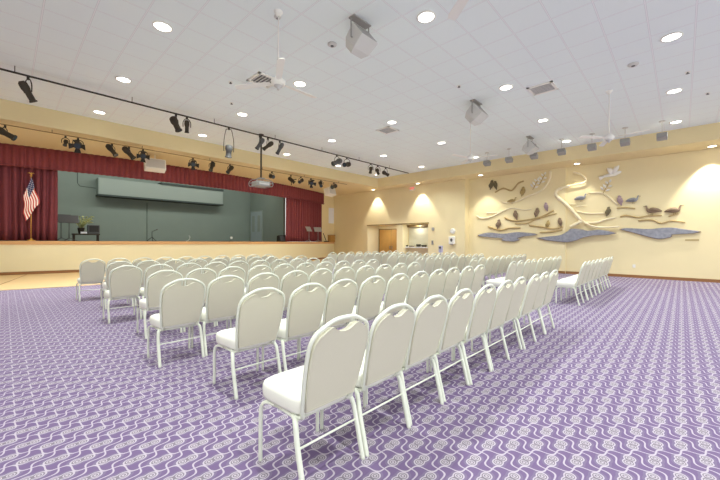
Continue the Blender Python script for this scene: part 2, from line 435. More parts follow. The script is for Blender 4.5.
# things on the stage
def music_stand(p, label, m='black', s=1.0, rz=0):
    t = empty('music_stand', p, label, 'music stand', 'music stands on the stage', rz)
    b = MB()
    for k in range(3):
        a = k*2.094; b.tube([(0, 0, .14), (.26*math.cos(a), .26*math.sin(a), .012)], .012, 6)
    b.build('tripod_base', M[m], t)
    MB().tube([(0, 0, .1), (0, 0, .80*s)], .014, 8).build('post', M[m], t)
    rt = Matrix.Rotation(R(62), 3, 'X')
    MB().box((0, .03, .92*s), (.62*s, .38*s, .012), rt, bev=.004).box((0, -.03, .76*s), (.62*s, .06, .02)).build('desk', M[m], t)
    return t
def sp_(u, Y): p = atY(u, 240, Y); p.z = ZST; return p
music_stand(sp_(61, 13.2*H), 'black music stand nearest the left curtain on stage', 'darkgrey')
music_stand(sp_(69, 13.5*H), 'black music stand between the left curtain and the plant', 'darkgrey')
p = sp_(86, 14.0*H)
bn = empty('keyboard_bench', p, 'low dark bench at the back of the stage below the plant', 'bench')
MB().box((0, 0, .30), (.95, .4, .06), bev=.01).build('bench_top', M['blackm'], bn)
for sx_ in (-1, 1):
    for sy_ in (-1, 1): MB().box((sx_*.42, sy_*.16, .135), (.05, .05, .27)).build('leg', M['blackm'], bn)
bo = MB().box((.26, 0, .33+.2), (.42, .32, .38), bev=.02).box((.26, -.165, .55), (.34, .012, .28), mi=1).build('stage_amplifier', [M['darkgrey'], M['black']], loc=p)
tag(bo, 'dark grey amplifier box on the low bench beside the plant', 'amplifier')
bw = MB().box((.1, -.1, .33+.04), (.22, .14, .08), bev=.008).build('paper_stack', M['whitep'], loc=p+Vector((-.2, -.04, 0)))
tag(bw, 'small white stack of paper on the low stage bench', 'papers')
pt = empty('potted_plant', p+Vector((-.16, .1, .33)), 'potted plant with sprays of yellow-green leaves on the stage bench', 'plant')
MB().lathe([(.09, 0), (.13, .24), (.14, .26), (.12, .26), (.11, .22)], n=16).build('pot', M['blackm'], pt)
b = MB(); b2 = MB()
for k in range(46):
    a = random.uniform(0, 6.28); e = random.uniform(.1, .42); zt = random.uniform(.45, .78)
    tip = Vector((e*math.cos(a), e*math.sin(a)*.7, zt))
    b2.tube([(0, 0, .2), tip*.6+Vector((0, 0, .16)), tip], .006, 4)
    d_ = Vector((math.cos(a), math.sin(a), random.uniform(-.5, .6))).normalized()
    b.tube([tip-d_*.09, tip-d_*.02, tip+d_*.09], [.004, .035, .003], 6, flat=.25)
b2.build('stems', M['leaf'], pt); b.build('leaves', M['leaf'], pt)
# microphone tripod
p = sp_(152, 14.5*H); t = empty('microphone_stand', p, 'low black tripod stand before the middle of the stage back wall', 'stand')
b = MB()
for k in range(3):
    a = k*2.094+.4; b.tube([(0, 0, .22), (.24*math.cos(a), .24*math.sin(a), .012)], .014, 6)
b.build('tripod_base', M['black'], t); MB().tube([(0, 0, .2), (0, 0, .5), (.16, 0, .58)], .014, 6).build('boom', M['black'], t)
MB().lathe([(.012, 0), (.025, .06), (.025, .1), (.0151, .12)], (.16, 0, .58), zalign((1, 0, .5)), 10).build('microphone', M['darkgrey'], t)
p = sp_(188, 13.5*H)
tag(MB().tube([p+Vector(q) for q in ((-.1, 0, .012), (-.02, 0, .03), (.08, 0, .12), (.1, 0, .24), (.04, 0, .3))], .012, 6).build('loose_cable', M['white']), 'thin white cable curling up from the stage floor', 'cable')
for u_, lab in ((231, 'small white round work light low on the stage back wall'), (274, 'small white round work light on the floor by the stage side wall')):
    p = sp_(u_, 14.2*H); t = empty('work_light', p, lab, 'lamp', 'white work lights on the stage')
    MB().box((0, 0, .015), (.2, .14, .03)).tube([(0, 0, .02), (0, 0, .16)], .012, 6).build('base', M['darkgrey'], t)
    MB().lathe([(.03, -.05), (.07, .0), (.075, .05)], (0, -.02, .22), zalign((0, -1, .1)), 16).build('lamp_head', M['white'], t)
p = sp_(282, 12.9*H); t = empty('stage_monitor', p, 'black wedge monitor speaker on stage beside the right curtain', 'speaker')
MB().loops([[Vector((x, -.2, 0)), Vector((x, .2, 0)), Vector((x, .16, .36)), Vector((x, -.08, .40))] for x in (-.26, .26)], smooth=False).build('cabinet', M['black'], t)
MB().box((0, -.155, .2), (.42, .012, .3), Matrix.Rotation(R(-17), 3, 'X')).build('grille', M['darkgrey'], t)
music_stand(sp_(309, 12.62*H), 'grey music stand in front of the right curtain, the left of two', 'grey', .9, .3)
music_stand(sp_(318, 12.78*H), 'grey music stand in front of the right curtain, the right of two', 'grey', .9, -.2)
p = sp_(326, 13.15*H); t = empty('folded_stand', p, 'black folded stand leaning at the right end of the stage', 'stand')
MB().tube([(-.25, 0, .6), (0, -.02, .06)], .025, 8).build('pole', M['black'], t)
MB().box((0.02, -.02, .03), (.3, .2, .06), bev=.01).build('foot', M['black'], t)
p = sp_(333, 13.3*H); t = empty('wooden_lectern', p+Vector((-.16, 0, 0)), 'small wooden lectern standing under the white poster on stage', 'lectern')
MB().box((0, 0, .24), (.44, .3, .48), bev=.01).build('body', M['oak'], t)
MB().box((0, 0, .49), (.48, .36, .03), bev=.006).build('top', M['oakdark'], t)
p0 = atY(328.7, 207.7, 13.47*H-.075); p1 = atY(337, 223.7, 13.47*H-.075)
tag(MB().box(((p0+p1)/2).to_tuple(), (p1.x-p0.x, .02, p0.z-p1.z), bev=.004).build('poster', M['whitep']), 'plain white poster on the cream wall right of the stage curtain', 'poster')

# ------------------------------------------------------------------ chairs
def hook(pts, n=6):                                   # Catmull-Rom smoothing
    P = [Vector(p) for p in pts]; out = []
    for i in range(len(P)-1):
        a, b_, c, d_ = P[max(i-1, 0)], P[i], P[i+1], P[min(i+2, len(P)-1)]
        for k in range(n):
            t = k/n
            out.append(.5*((2*b_)+(c-a)*t+(2*a-5*b_+4*c-d_)*t*t+(3*b_-a-3*c+d_)*t**3))
    return out+[P[-1]]
def back_y(z): return -.185-.15*max(0, (z-.36))/.58
def make_chair():
    r = empty('banquet_chair', (0, 0, 0), 'x', 'chair')
    # seat cushion
    def outl(s, z, e=.0):
        o = []
        for k in range(40):
            a = 2*math.pi*k/40; c, s_ = math.cos(a), math.sin(a)
            n_ = 5.0
            xx = math.copysign(abs(c)**(2/n_), c); yy = math.copysign(abs(s_)**(2/n_), s_)
            wdt = .222+.008*yy
            o.append(Vector((xx*wdt*s, yy*.222*(s)+.03, z)))
        return o
    MB().loops([outl(.93, .392), outl(.985, .399), outl(1, .415), outl(1.008, .44), outl(1.004, .468), outl(.97, .488), outl(.88, .500), outl(.6, .508), outl(.2, .511)]).build('seat', M['fabric_lit'], r)
    # backrest panel
    half = [(.190, .425), (.201, .52), (.213, .62), (.217, .74), (.215, .79), (.206, .832), (.184, .862), (.155, .881), (.128, .897), (.104, .907), (.085, .904), (.062, .888), (.034, .874), (0, .870)]
    ol = [(x, z) for x, z in half]+[(-x, z) for x, z in reversed(half[:-1])]
    loops = []
    for off, s_ in ((-.004, .965), (-.010, .99), (-.0, 1.0), (.018, 1.0), (.034, .985), (.042, .94)):
        cz = .64
        lp = []
        for x, z in ol:
            x2, z2 = x*s_, cz+(z-cz)*(1-(1-s_)*.7)
            lp.append(Vector((x2, back_y(z2)+off, z2)))
        loops.append(lp)
    MB().loops(loops).build('backrest', M['fabric_shaded'], r)
    # back frame tube (arched crown)
    hf = [(.186, .392), (.198, .43), (.212, .53), (.226, .66), (.230, .76), (.228, .81), (.217, .853), (.192, .886), (.155, .908), (.11, .930), (.07, .943), (.03, .947)]
    pts = [Vector((x, back_y(z)+.014, z)) for x, z in hf]
    pts = [Vector((.165, -.09, .380)), Vector((.176, -.15, .379))]+pts
    full = pts+[Vector((-p.x, p.y, p.z)) for p in reversed(pts)]
    MB().tube(hook(full, 3), .0125, 8).build('back_frame', M['frame'], r)
    # under-seat frame
    b = MB()
    for s_ in (-1, 1): b.tube([(s_*.195, .17, .378), (s_*.2, -.15, .378)], .0125, 8)
    b.tube([(-.2, .17, .378), (.2, .17, .378)], .011, 8); b.tube([(-.2, -.15, .378), (.2, -.15, .378)], .011, 8)
    b.build('seat_frame', M['frame'], r)
    for s_ in (-1, 1):
        MB().tube(hook([(s_*.2, .08, .378), (s_*.212, .15, .376), (s_*.226, .19, .350), (s_*.230, .198, .28), (s_*.230, .20, .012), (s_*.230, .20, 0)], 4), .0125, 8).build('leg', M['frame'], r)
        MB().tube(hook([(s_*.2, -.09, .380), (s_*.212, -.135, .374), (s_*.224, -.165, .340), (s_*.230, -.19, .24), (s_*.230, -.25, .012), (s_*.230, -.253, 0)], 4), [.0125]*5+[.016]*16, 8).build('leg', M['frame'], r)
    b = MB().tube([(-.23, -.195, .235), (.23, -.195, .235)], .007, 6)
    b.build('stretcher', M['frame'], r)
    return r
proto = make_chair(); first = True
RY = [1.072, 2.03, 2.976, 3.95, 4.99, 6.05, 7.13]
LX = [.79, 1.0, .83, .98, .85, 1.0, .83]
RY2 = [1.17, 2.03, 2.976, 3.95, 4.99, 6.05, 7.13]
LX2 = [6.25, 5.53, 6.15, 5.75, 6.15, 5.75, 6.15]
PIT = .3645*H
rowname = ['row farthest from the stage']+['%s row from the stage' % w for w in ('sixth', 'fifth', 'fourth', 'third', 'second')]+['row nearest the stage']
for blk, (ys, lx, n, bname) in enumerate(((RY, LX, 10, 'block away from mural'), (RY2, LX2, 9, 'mural-side block'))):
    for ri in range(7):
        for k in range(n):
            o = proto if first else copy_tree(proto); first = False
            o.location = (lx[ri]*H+PIT*(k+.5)+random.uniform(-.004, .004), ys[ri]*H+.253+random.uniform(-.015, .015), 0)
            o.rotation_euler.z = R(random.uniform(-.6, .6))
            ka = n-1-k if blk == 0 else k
            o['label'] = 'cream chair %s the aisle, %s, %s' % (ORD[ka]+' from' if ka else 'beside', rowname[ri], bname)
            o['category'] = 'chair'; o['group'] = 'banquet chairs in rows facing the stage'

# ------------------------------------------------------------------ ceiling things
def area(name, loc, size, power, rot=(0, 0, 0), color=(.95, 1, .97), spot=None, shape='DISK', sy=None):
    if spot:
        l = bpy.data.lights.new(name, 'SPOT'); l.spot_size = R(spot); l.spot_blend = .55 if spot < 100 else 1.0; l.shadow_soft_size = size
    else:
        l = bpy.data.lights.new(name, 'AREA'); l.shape = shape; l.size = size
        if sy: l.size_y = sy
    l.energy = power; l.color = color
    o = bpy.data.objects.new(name, l); col.objects.link(o); o.location = loc; o.rotation_euler = rot
    return o
def downlight(name):
    r = empty(name, (0, 0, 0), 'x', 'ceiling light')
    MB().lathe([(.16, .004), (.165, -.012), (.135, -.02), (.13, -.004)], n=28, cap=False).build('trim_ring', M['white'], r)
    MB().lathe([(.133, -.005), (.133, -.011)], n=28).build('lamp_lens', M['lamp'], r)
    return r
dl = downlight('recessed_light'); first = True
GX = [1.41, 3.60, 6.23, 8.48, 10.68]; GY = [.11, 2.31, 4.92, 7.03, 9.2]
P_MAIN = 34
cname = ['nearest the camera side', 'second line from the camera', 'middle line', 'fourth line from the camera', 'line beside the stage track']
for i, gx in enumerate([-.8]+GX):
    for j, gy in enumerate([-2.1]+GY):
        vis = i > 0 and j > 0
        x, y = gx*H, gy*H
        pr = Vector((x, y, ZC))-EYE
        w_ = pr.dot(Fw)
        inview = False
        if w_ > 0:
            u = 360+338*pr.dot(Rv)/w_; v = 241.57-338*pr.dot(Uv)/w_; inview = -10 < u < 730 and -10 < v
        area('ceiling_lamp_light', (x, y, ZC-.03), .26, P_MAIN).data.spread = R(80 if gy > 9 else 125)
        if inview:
            o = dl if first else copy_tree(dl); first = False
            o.location = (x, y, ZC)
            o['label'] = 'round recessed ceiling light, %s toward the mural in the %s line from the stage track' % (ORD[i-1], ORD[5-j])
            o['category'] = 'ceiling light'; o['group'] = 'recessed lights in the tiled ceiling'
P_SOF = 60
for k, (u, v, lab) in enumerate(((373.3, 189.6, 'above the wooden entrance doors'), (417.7, 183.3, 'above the serving shutter'), (480.6, 175, 'above the left birds of the relief'), (577, 163.5, 'above the hooked trunk of the relief'), (712, 146, 'at the far right of the mural wall'))):
    p = atZ(u, v, ZS); p.z = ZS
    o = copy_tree(dl); o.location = p; o.scale = (.8, .8, 1)
    tag(o, 'small recessed light under the tan border %s' % lab, 'ceiling light', 'lights under the tan border')
    xw = (XE if k < 2 else XJ if k < 4 else XW)
    area('border_lamp_light', (p.x, p.y, ZS-.04), .04, (170, 190, 120, 60, 300)[k], rot=(0, R(-9), 0), spot=72, color=(1, .96, .84))

for yy, pw in (((Yo0+Yc0)/2, 7), ((Yc1+Yo1)/2, 12)):
    area('recess_fill_light', (XE+.22, yy, Zo-.02), .15, pw)  # unseen fill lights, added to brighten the doors and shutter

# upper lighting track
YT = 7.77*H; ZT = 3.69*H
tr = empty('lighting_track', (4*H, YT, ZT), 'long black lighting track hung under the ceiling parallel to the stage', 'lighting track')
MB().box((-.05*H, 0, 0), (11.9*H+2*H, .035, .035)).build('rail', M['black'], tr)
for k in range(8):
    MB().tube([(-5.5*H+k*1.6*H, 0, .015), (-5.5*H+k*1.6*H, 0, ZC-ZT)], .008, 6).build('stem', M['black'], tr)
YB2 = 9.95*H; ZB2 = 3.34*H
x1b = atY(347, 185, YB2).x
bt = empty('lighting_batten', (4*H, YB2, ZB2), 'thin brown pipe batten of lights above the burgundy valance', 'lighting pipe')
MB().tube([(-5.5*H, 0, 0), (x1b-4*H, 0, 0)], .015, 8).build('pipe', M['oakdark'], bt)
for k in range(8):
    xx = -5.0*H+k*1.7*H
    if xx < x1b-4*H: MB().tube([(xx, 0, .015), (xx, 0, ZS-ZB2)], .008, 6).build('stem', M['blackm'], bt)
def spot(p, aim, L, r, label, group, drop=.22, barn=False, m='blackm', m2='black'):
    """p = point on the pipe; the yoke hangs below it, the body turns toward aim"""
    t = empty('stage_spotlight', p, label, 'stage light', group)
    MB().box((0, 0, -.035), (.05, .06, .07), bev=.008).build('clamp', M['black'], t)
    c = Vector((0, 0, -drop))
    d_ = Vector(aim).normalized(); side = d_.cross(Z)
    side = side.normalized() if side.length > .05 else Vector((1, 0, 0))
    MB().tube(hook([c+side*(r+.03), c+side*(r+.03)+Vector((0, 0, drop*.45)), c+side*(r*.7)+Vector((0, 0, drop-.075)), Vector((0, 0, -.065)), c-side*(r*.7)+Vector((0, 0, drop-.075)), c-side*(r+.03)+Vector((0, 0, drop*.45)), c-side*(r+.03)], 4), .011, 6).build('yoke', M['black'], t)
    rot = zalign(d_)
    if not barn:
        MB().lathe([(r*.55, -.55*L), (r*.95, -.45*L), (r, -.2*L), (r*.8, -.05*L), (r*.72, .0), (r*.72, .38*L), (r*.9, .40*L), (r*.9, .47*L), (r*.75, .47*L)], c, rot, 16).build('lamp_body', M[m], t)
        MB().lathe([(r*.7, .45*L), (r*.7, .475*L)], c, rot, 16).build('lens', M['lens'], t)
    else:
        MB().lathe([(r*.6, -.4*L), (r, -.3*L), (r, .25*L), (r*1.1, .27*L), (r*1.1, .33*L), (r*.9, .33*L)], c, rot, 16).build('lamp_body', M[m], t)
        MB().lathe([(r*.85, .31*L), (r*.85, .335*L)], c, rot, 16).build('lens', M['lens'], t)
        for k in range(4):
            a = k*math.pi/2+math.pi/4*0
            q = Vector((math.cos(a), math.sin(a), 0)); tq = Vector((-math.sin(a), math.cos(a), 0))
            c0 = q*r*.95+Vector((0, 0, .33*L)); c1 = q*r*2.1+Vector((0, 0, .33*L+r*.8))
            lp = [c0-tq*r*.55, c0+tq*r*.55, c1+tq*r*.95, c1-tq*r*.95]
            nn = (c1-c0).cross(tq).normalized()*.006
            MB().loops([[c+rot @ (w_-nn) for w_ in lp], [c+rot @ (w_+nn) for w_ in lp]], smooth=False).build('barn_door', M['black'], t)
    return t
up = [(28, (.55, .3, -1), .44, .085), (176, (.3, -.2, -.8), .42, .11), (187, (.1, .3, -.9), .36, .07), (229, (.1, .4, -1), .40, .12), (260, (-.5, .2, -.9), .44, .08), (268, (-.9, .2, -.8), .44, .08), (280, (-.5, .1, -1), .46, .08), (337, (-.9, .0, -.45), .52, .12), (347, (-.9, -.3, -.25), .5, .11), (371, (.3, .4, -.6), .32, .09), (378, (.5, .2, -.6), .3, .09), (386, (.8, -.2, -.3), .36, .10)]
for k, (u, aim, L, r) in enumerate(up):
    p = atY(u, 100, YT); p.z = ZT-.015
    spot(p, aim, L, r, 'black stage spotlight, %s from the left on the ceiling track' % ORD[k], 'spotlights on the ceiling track', drop=(.30 if k else .36) if k != 3 else .78, m='darkgrey' if k in (3, 4, 6, 7) else 'blackm')
lo = [(5, (.85, -.3, -.5), .5, .10, 0), (65.5, (-.2, -.5, -.9), .22, .06, 0), (78, (-.3, -1, -.6), .3, .095, 1), (112, (.5, -.6, -.9), .46, .09, 0), (129, (.6, -.3, -.8), .46, .10, 0), (143, (-.2, -1, -.5), .3, .09, 1), (193, (-.2, -1, -.6), .3, .09, 1), (212, (-.4, -.3, -.9), .42, .09, 0), (230, (-.7, -.3, -.8), .42, .09, 0), (272, (.1, -1, -.3), .26, .10, 0), (291, (.6, -.6, -.7), .36, .09, 1), (301, (-.8, -.5, -.4), .44, .09, 0), (311, (-.2, -1, -.5), .3, .10, 1), (321, (-.4, -.6, -.5), .4, .10, 0), (334, (-.9, -.4, -.3), .5, .12, 0)]
for k, (u, aim, L, r, bd) in enumerate(lo):
    p = atY(u, 150, YB2); p.z = ZB2-.02
    spot(p, aim, L, r, '%s stage light, %s from the left on the pipe above the valance' % ('brown four-flap' if bd else 'dark barrel', ORD[k]), 'stage lights on the pipe', barn=bool(bd), drop=.22)
for k, u in enumerate((5, 112, 193, 272, 321)):
    p = atY(u, 150, YB2); area('batten_fill_light', (p.x, p.y+.12, ZB2-.35), .12, 110, rot=(R(38), 0, 0), spot=130)  # fill spots added below the pipe to brighten the stage front
# white loudspeakers over the valance
for u, v, rz, lab in ((155, 165.5, R(-8), 'white loudspeaker box above the left part of the valance'), (330, 192, R(14), 'white loudspeaker box above the right end of the valance')):
    p = atY(u, v, 10.7*H)
    t = empty('white_loudspeaker', p, lab, 'speaker', 'white loudspeakers over the stage', rz)
    rt = Matrix.Rotation(R(-14), 3, 'X')
    MB().box((0, 0, 0), (.70, .38, .42), rt, bev=.03).build('cabinet', M['white'], t)
    MB().box(rt @ Vector((0, -.195, 0)), (.62, .012, .34), rt, bev=.004).build('grille', M['lgrey'], t)
    MB().tube([(0, .02, .2), (0, .02, ZS-p.z)], .02, 8).build('hanger', M['white'], t)
# projector on its pole
p = atY(261, 184, 8.0*H); t = empty('ceiling_projector', p, 'grey video projector hanging on a black pole before the stage', 'projector')
MB().tube([(0, 0, .22), (0, 0, ZC-p.z)], .03, 10).lathe([(.09, 0), (.09, .02)], (0, 0, ZC-p.z-.021)).build('pole', M['blackm'], t)
MB().box((0, 0, 0), (.52, .46, .17), bev=.03).build('housing', M['grey'], t)
MB().lathe([(.07, 0), (.07, .05), (.055, .05)], (.1, .228, 0), zalign((0, 1, 0)), 18).build('lens', M['lens'], t)
b = MB()
for sx_ in (-1, 1):
    for sy_ in (-1, 1): b.tube(hook([(sx_*.3, sy_*.26, -.09), (sx_*.33, sy_*.28, .02), (sx_*.25, sy_*.2, .14), (0, 0, .2)], 4), .012, 6)
b.tube([(.3, .26, -.09), (-.3, .26, -.09), (-.3, -.26, -.09), (.3, -.26, -.09), (.3, .26, -.09)], .012, 6); b.box((0, 0, .2), (.2, .2, .03))
b.tube([(.33, .28, .02), (-.33, .28, .02), (-.33, -.28, .02), (.33, -.28, .02), (.33, .28, .02)], .012, 6)
b.build('mounting_cage', M['steel'], t)
MB().box((0, -.232, 0), (.4, .01, .1)).build('vent', M['lgrey'], t)

# hanging loudspeakers
for u, v, Y, s_, lab in ((360, 42, 2.97, .85, 'grey loudspeaker tilted down from the ceiling, the nearest of the three'), (476, 115, 2.99, .95, 'grey loudspeaker tilted down from the middle of the ceiling'), (530, 148, 2.94, .9, 'grey loudspeaker tilted down near the mural wall')):
    p = atY(u, v, Y*H)
    t = empty('hanging_loudspeaker', p, lab, 'speaker', 'loudspeakers hung from the ceiling')
    rt = Matrix.Rotation(R(-38), 3, 'X')
    q = lambda x, y, z: rt @ Vector((x*s_, y*s_, z*s_))
    MB().loops([[q(sx_*w_, y, sz*h_) for sx_, sz in ((-1, -1), (1, -1), (1, 1), (-1, 1))] for y, w_, h_ in ((-.20, .23, .20), (-.19, .24, .21), (.10, .22, .19), (.24, .15, .13))], smooth=False).build('cabinet', M['lgrey'], t)
    MB().box(q(0, -.203, 0), (.43*s_, .01, .37*s_), rt, bev=.003).build('grille', M['grey'], t)
    top = ZC-p.z
    b = MB()
    b.box((0, 0, top-.012), (.5*s_, .14, .024))
    for s2 in (-1, 1): b.tube([(s2*.26*s_, 0, top-.02), (s2*.26*s_, 0, 0), (s2*.21*s_, 0, 0)], .013, 6)
    b.build('yoke', M['grey'], t)
# ceiling fans
def fan(x, y, a0, lab, zh=2.93*H):
    t = empty('ceiling_fan', (x, y, zh), lab, 'ceiling fan', 'white ceiling fans')
    MB().lathe([(.07, 0), (.07, .03), (.02, .06), (.02, .09)], (0, 0, 0), Matrix.Rotation(math.pi, 3, 'X'), 16).build('hub_cap', M['lgrey'], t).location = (0, 0, -.03)
    MB().lathe([(.05, -.05), (.11, -.04), (.12, .03), (.08, .07), (.03, .11)], n=24).build('motor', M['white'], t)
    MB().tube([(0, 0, .1), (0, 0, ZC-zh-.06)], .013, 8).lathe([(.03, -.08), (.075, -.01), (.075, 0)], (0, 0, ZC-zh), None, 16).build('downrod', M['white'], t)
    for k in range(3):
        a = a0+k*2*math.pi/3
        rz = Matrix.Rotation(a, 3, 'Z') @ Matrix.Rotation(R(10), 3, 'X')
        lp = [(.14, .03), (.22, .05), (.75, .06), (.80, .04), (.80, -.04), (.75, -.06), (.22, -.05), (.14, -.03)]
        MB().loops([[rz @ Vector((x_, y_, z_)) for x_, y_ in lp] for z_ in (-.005, .005)], smooth=False).build('blade', M['white'], t)
pA = atY(608.5, 91, .98*H)
fan(7.68*H, .98*H, .35, 'white ceiling fan on a long rod at the right, before the mural')
fan(7.37*H, 3.53*H, .8, 'white ceiling fan on a long rod left of the mural wall')
fan(2.29*H, 3.57*H, 2.1, 'white ceiling fan between the first loudspeaker and the ceiling track')
fan(2.30*H, 1.0*H, .9, 'white ceiling fan with one blade tip beside the nearest round ceiling light')
# pendant mural spotlights in a row
for k, u in enumerate((487, 509, 534, 561.5, 592, 625, 662)):
    v = 163.2-(u-487)*.152
    p = atX(u, v, 10.4*H)
    t = empty('pendant_spotlight', p, 'small grey pendant spotlight before the mural border, %s from the left' % ORD[k], 'spotlight', 'grey pendant spotlights facing the mural')
    MB().box((0, 0, 0), (.24, .26, .17), Matrix.Rotation(R(18), 3, 'Y'), bev=.02).build('lamp_head', M['grey'], t)
    MB().tube([(0, 0, .07), (0, 0, ZC-p.z)], .010, 6).lathe([(.08, -.02), (.08, 0)], (0, 0, ZC-p.z), None, 14).build('rod', M['lgrey'], t)
# vents
def vent(x, y, lab, s_=.58):
    t = empty('ceiling_vent', (x, y, ZC), lab, 'vent', 'square vents in the ceiling')
    b = MB()
    for q in range(4):
        a = q*math.pi/2; rz = Matrix.Rotation(a, 3, 'Z')
        b.box(rz @ Vector((s_/2-.03, 0, -.012)), (.06, s_, .024), rz)
    b.build('frame', M['white'], t)
    MB().box((0, 0, -.004), (s_-.1, s_-.1, .006)).build('backing', M['darkgrey'], t)
    b = MB()
    for k in range(6):
        b.box((-s_/2+.09+k*(s_-.18)/5, 0, -.015), (.03, s_-.12, .005), Matrix.Rotation(R(55), 3, 'Y'))
    b.build('louvers', M['lgrey'], t)
vent(6.72*H, 1.84*H, 'square white louvered vent in the ceiling at the right of centre')
vent(3.09*H, 5.27*H, 'square white louvered vent in the ceiling near the stage track')
vent(6.60*H, 5.35*H, 'square white louvered vent in the ceiling before the entrance wall')
for k, (x, y, r_, nm, lab) in enumerate(((3.19, 3.6, .09, 'ceiling_sensor', 'round grey sensor on the ceiling beside the nearest loudspeaker'), (2.33, 3.65, .06, 'ceiling_sensor', 'small round sensor on the ceiling above the track fan'),
        (6.78, .56, .10, 'smoke_detector', 'round white smoke detector left of the rod fan at the right'))):
    t = empty(nm, (x*H, y*H, ZC), lab, 'sensor')
    MB().lathe([(r_, 0), (r_, -.02), (r_*.7, -.04)], n=18).build('housing', M['lgrey'], t)
    MB().lathe([(r_*.4, -.035), (r_*.3, -.05)], n=12).build('sensing_cap', M['darkgrey'], t)
for x, y, lab in ((2.73, 5.76, 'sprinkler head between the near vent and the stage track'), (3.16, 6.62, 'sprinkler head nearest the stage track'), (7.7, -.06, 'sprinkler head right of the large right-hand ceiling light'), (9.03, -.34, 'sprinkler head at the far right of the ceiling'), (5.6, 2.9, 'sprinkler head left of the middle loudspeaker')):
    t = empty('sprinkler_head', (x*H, y*H, ZC), lab, 'sprinkler', 'sprinkler heads in the ceiling')
    MB().lathe([(.05, .004), (.05, -.008)], n=14).build('escutcheon', M['white'], t)
    MB().lathe([(.014, -.008), (.014, -.03), (.034, -.034), (.034, -.038)], n=12).build('deflector', M['darkgrey'], t)

# ------------------------------------------------------------------ on the entrance wall
p = atX(412.3, 188.5, XE-.03)
t = empty('exit_sign', p, 'small lit exit sign high on the cream wall above the serving shutter', 'exit sign')
MB().box((0, 0, 0), (.05, .36, .24), bev=.008).build('housing', M['white'], t)
cu = bpy.data.curves.new('exit_letters', 'FONT'); cu.body = 'EXIT'; cu.size = .15; cu.extrude = .003; cu.align_x = 'CENTER'; cu.align_y = 'CENTER'
tmp = bpy.data.objects.new('tmp', cu); col.objects.link(tmp)
bpy.context.view_layer.update()
me = bpy.data.meshes.new_from_object(tmp.evaluated_get(bpy.context.evaluated_depsgraph_get()))
bpy.data.objects.remove(tmp)
lt = bpy.data.objects.new('letters', me); me.materials.clear(); me.materials.append(mat('exit_red', (230, 50, 30), .5, emit=(240, 60, 30), es=1.2)); col.objects.link(lt)
lt.parent = t; lt.location = (-.028, 0, 0); lt.rotation_euler = (R(90), 0, R(-90))
p = atX(452.5, 231, XE-.05); t = empty('wall_beacon', p, 'round white alarm beacon above the dispenser on the entrance wall', 'alarm')
MB().lathe([(.15, 0), (.15, .05), (.10, .09)], (.05, 0, 0), zalign((-1, 0, 0)), 20).build('housing', M['white'], t)
p = atX(452, 240.3, XE-.07); t = empty('wall_cabinet', p, 'white wall cabinet with a dark emblem right of the serving shutter', 'cabinet')
MB().box((0, 0, 0), (.14, .34, .40), bev=.02).build('housing', M['white'], t)
MB().loops([[Vector((-.072-k*.004, y*s_, .01+z*s_)) for y, z in ((-.07, .05), (-.03, .09), (.03, .09), (.07, .05), (.06, -.05), (0, -.10), (-.06, -.05))] for k, s_ in ((0, 1), (1, 1))], smooth=False).build('emblem', M['darkgrey'], t)
MB().box((-.01, 0, -.215), (.10, .2, .03)).build('tray', M['grey'], t)
p = atX(433, 229, XE-.02)
tag(MB().box(p, (.04, .16, .18), bev=.01).build('thermostat', M['grey']), 'small grey thermostat high on the wall right of the shutter', 'thermostat')
p = atX(432.5, 242.5, XE-.02)
tag(MB().box(p, (.04, .12, .24), bev=.01).box(p+Vector((-.022, 0, .03)), (.012, .05, .06), mi=1).build('wall_switch', [M['grey'], M['darkgrey']]), 'small grey switch plate low on the wall right of the shutter', 'switch')
p = atX(440.8, 250, 11.5*H); t = empty('sanitizer_stand', (p.x, p.y, 0), 'slim lilac dispenser stand before the entrance wall', 'stand')
MB().lathe([(.17, 0), (.17, .02), (.03, .04)], n=20).build('base', M['grey'], t)
MB().tube([(0, 0, .03), (0, 0, .85)], .025, 8).build('post', M['lilac'], t)
MB().box((0, 0, 1.0), (.14, .2, .36), bev=.02).build('dispenser', M['lilac'], t)
MB().box((-.06, 0, 1.08), (.06, .12, .1)).build('label_plate', M['darkgrey'], t)

# ------------------------------------------------------------------ wall relief: branches, ponds, birds
GB = 'cream branches of the wall relief'
XR = XW-.0
def wall_x(u): return XJ if u < 566.5 else XW
def frL(x, y): return (470+x/6, 165+y/6)
def frM(x, y): return (530+x/5.647, 160+y/5.647)
def frR(x, y): return (610+x/6, 165+y/6)
def branch(fr, pts, w0, w1, label, m='branch', name='relief_branch', off=0):
    uv = [fr(*p) for p in pts]
    crosses = min(u for u, v in uv) < 566.5 < max(u for u, v in uv)
    P = []
    for i, (u, v) in enumerate(uv):
        X_ = (XJ if (crosses or u < 566.5) else XW)-max(.03, w0*.022)-off
        P.append(atX(u, v, X_))
    P = hook(P, 5); n = len(P)
    sc = P[0].x/(338)*1.0/((.7242+.6896*((uv[0][0]-360)/338)))
    rad = [max(.02, .62*(w0+(w1-w0)*i/(n-1))*sc)*(.75 if i in (0, n-1) else 1)*(1+.12*math.sin(i*1.7)) for i in range(n)]
    b = MB().tube(P, rad, 8, flat=.9, up=(1, 0, 0))
    return tag(b.build(name, M[m]), label, 'wall sculpture', GB)
branch(frL, [(150, 165), (200, 140), (250, 153), (290, 110), (322, 97)], 1.2, 1.2, 'short wavy cream branch under the two upper owls', 'branch2')
branch(frL, [(482, 35), (476, 90), (430, 150), (350, 185), (290, 215), (240, 226), (195, 222)], 2.1, 1.0, 'thick cream branch sweeping down from the border at left')
branch(frL, [(40, 305), (70, 320), (130, 310), (200, 275), (250, 258), (320, 268), (372, 265)], 1.3, .8, 'long thin cream branch at the far left of the relief')
branch(frL, [(98, 288), (150, 286), (196, 277)], 1.1, .8, 'short cream twig above the far-left branch')
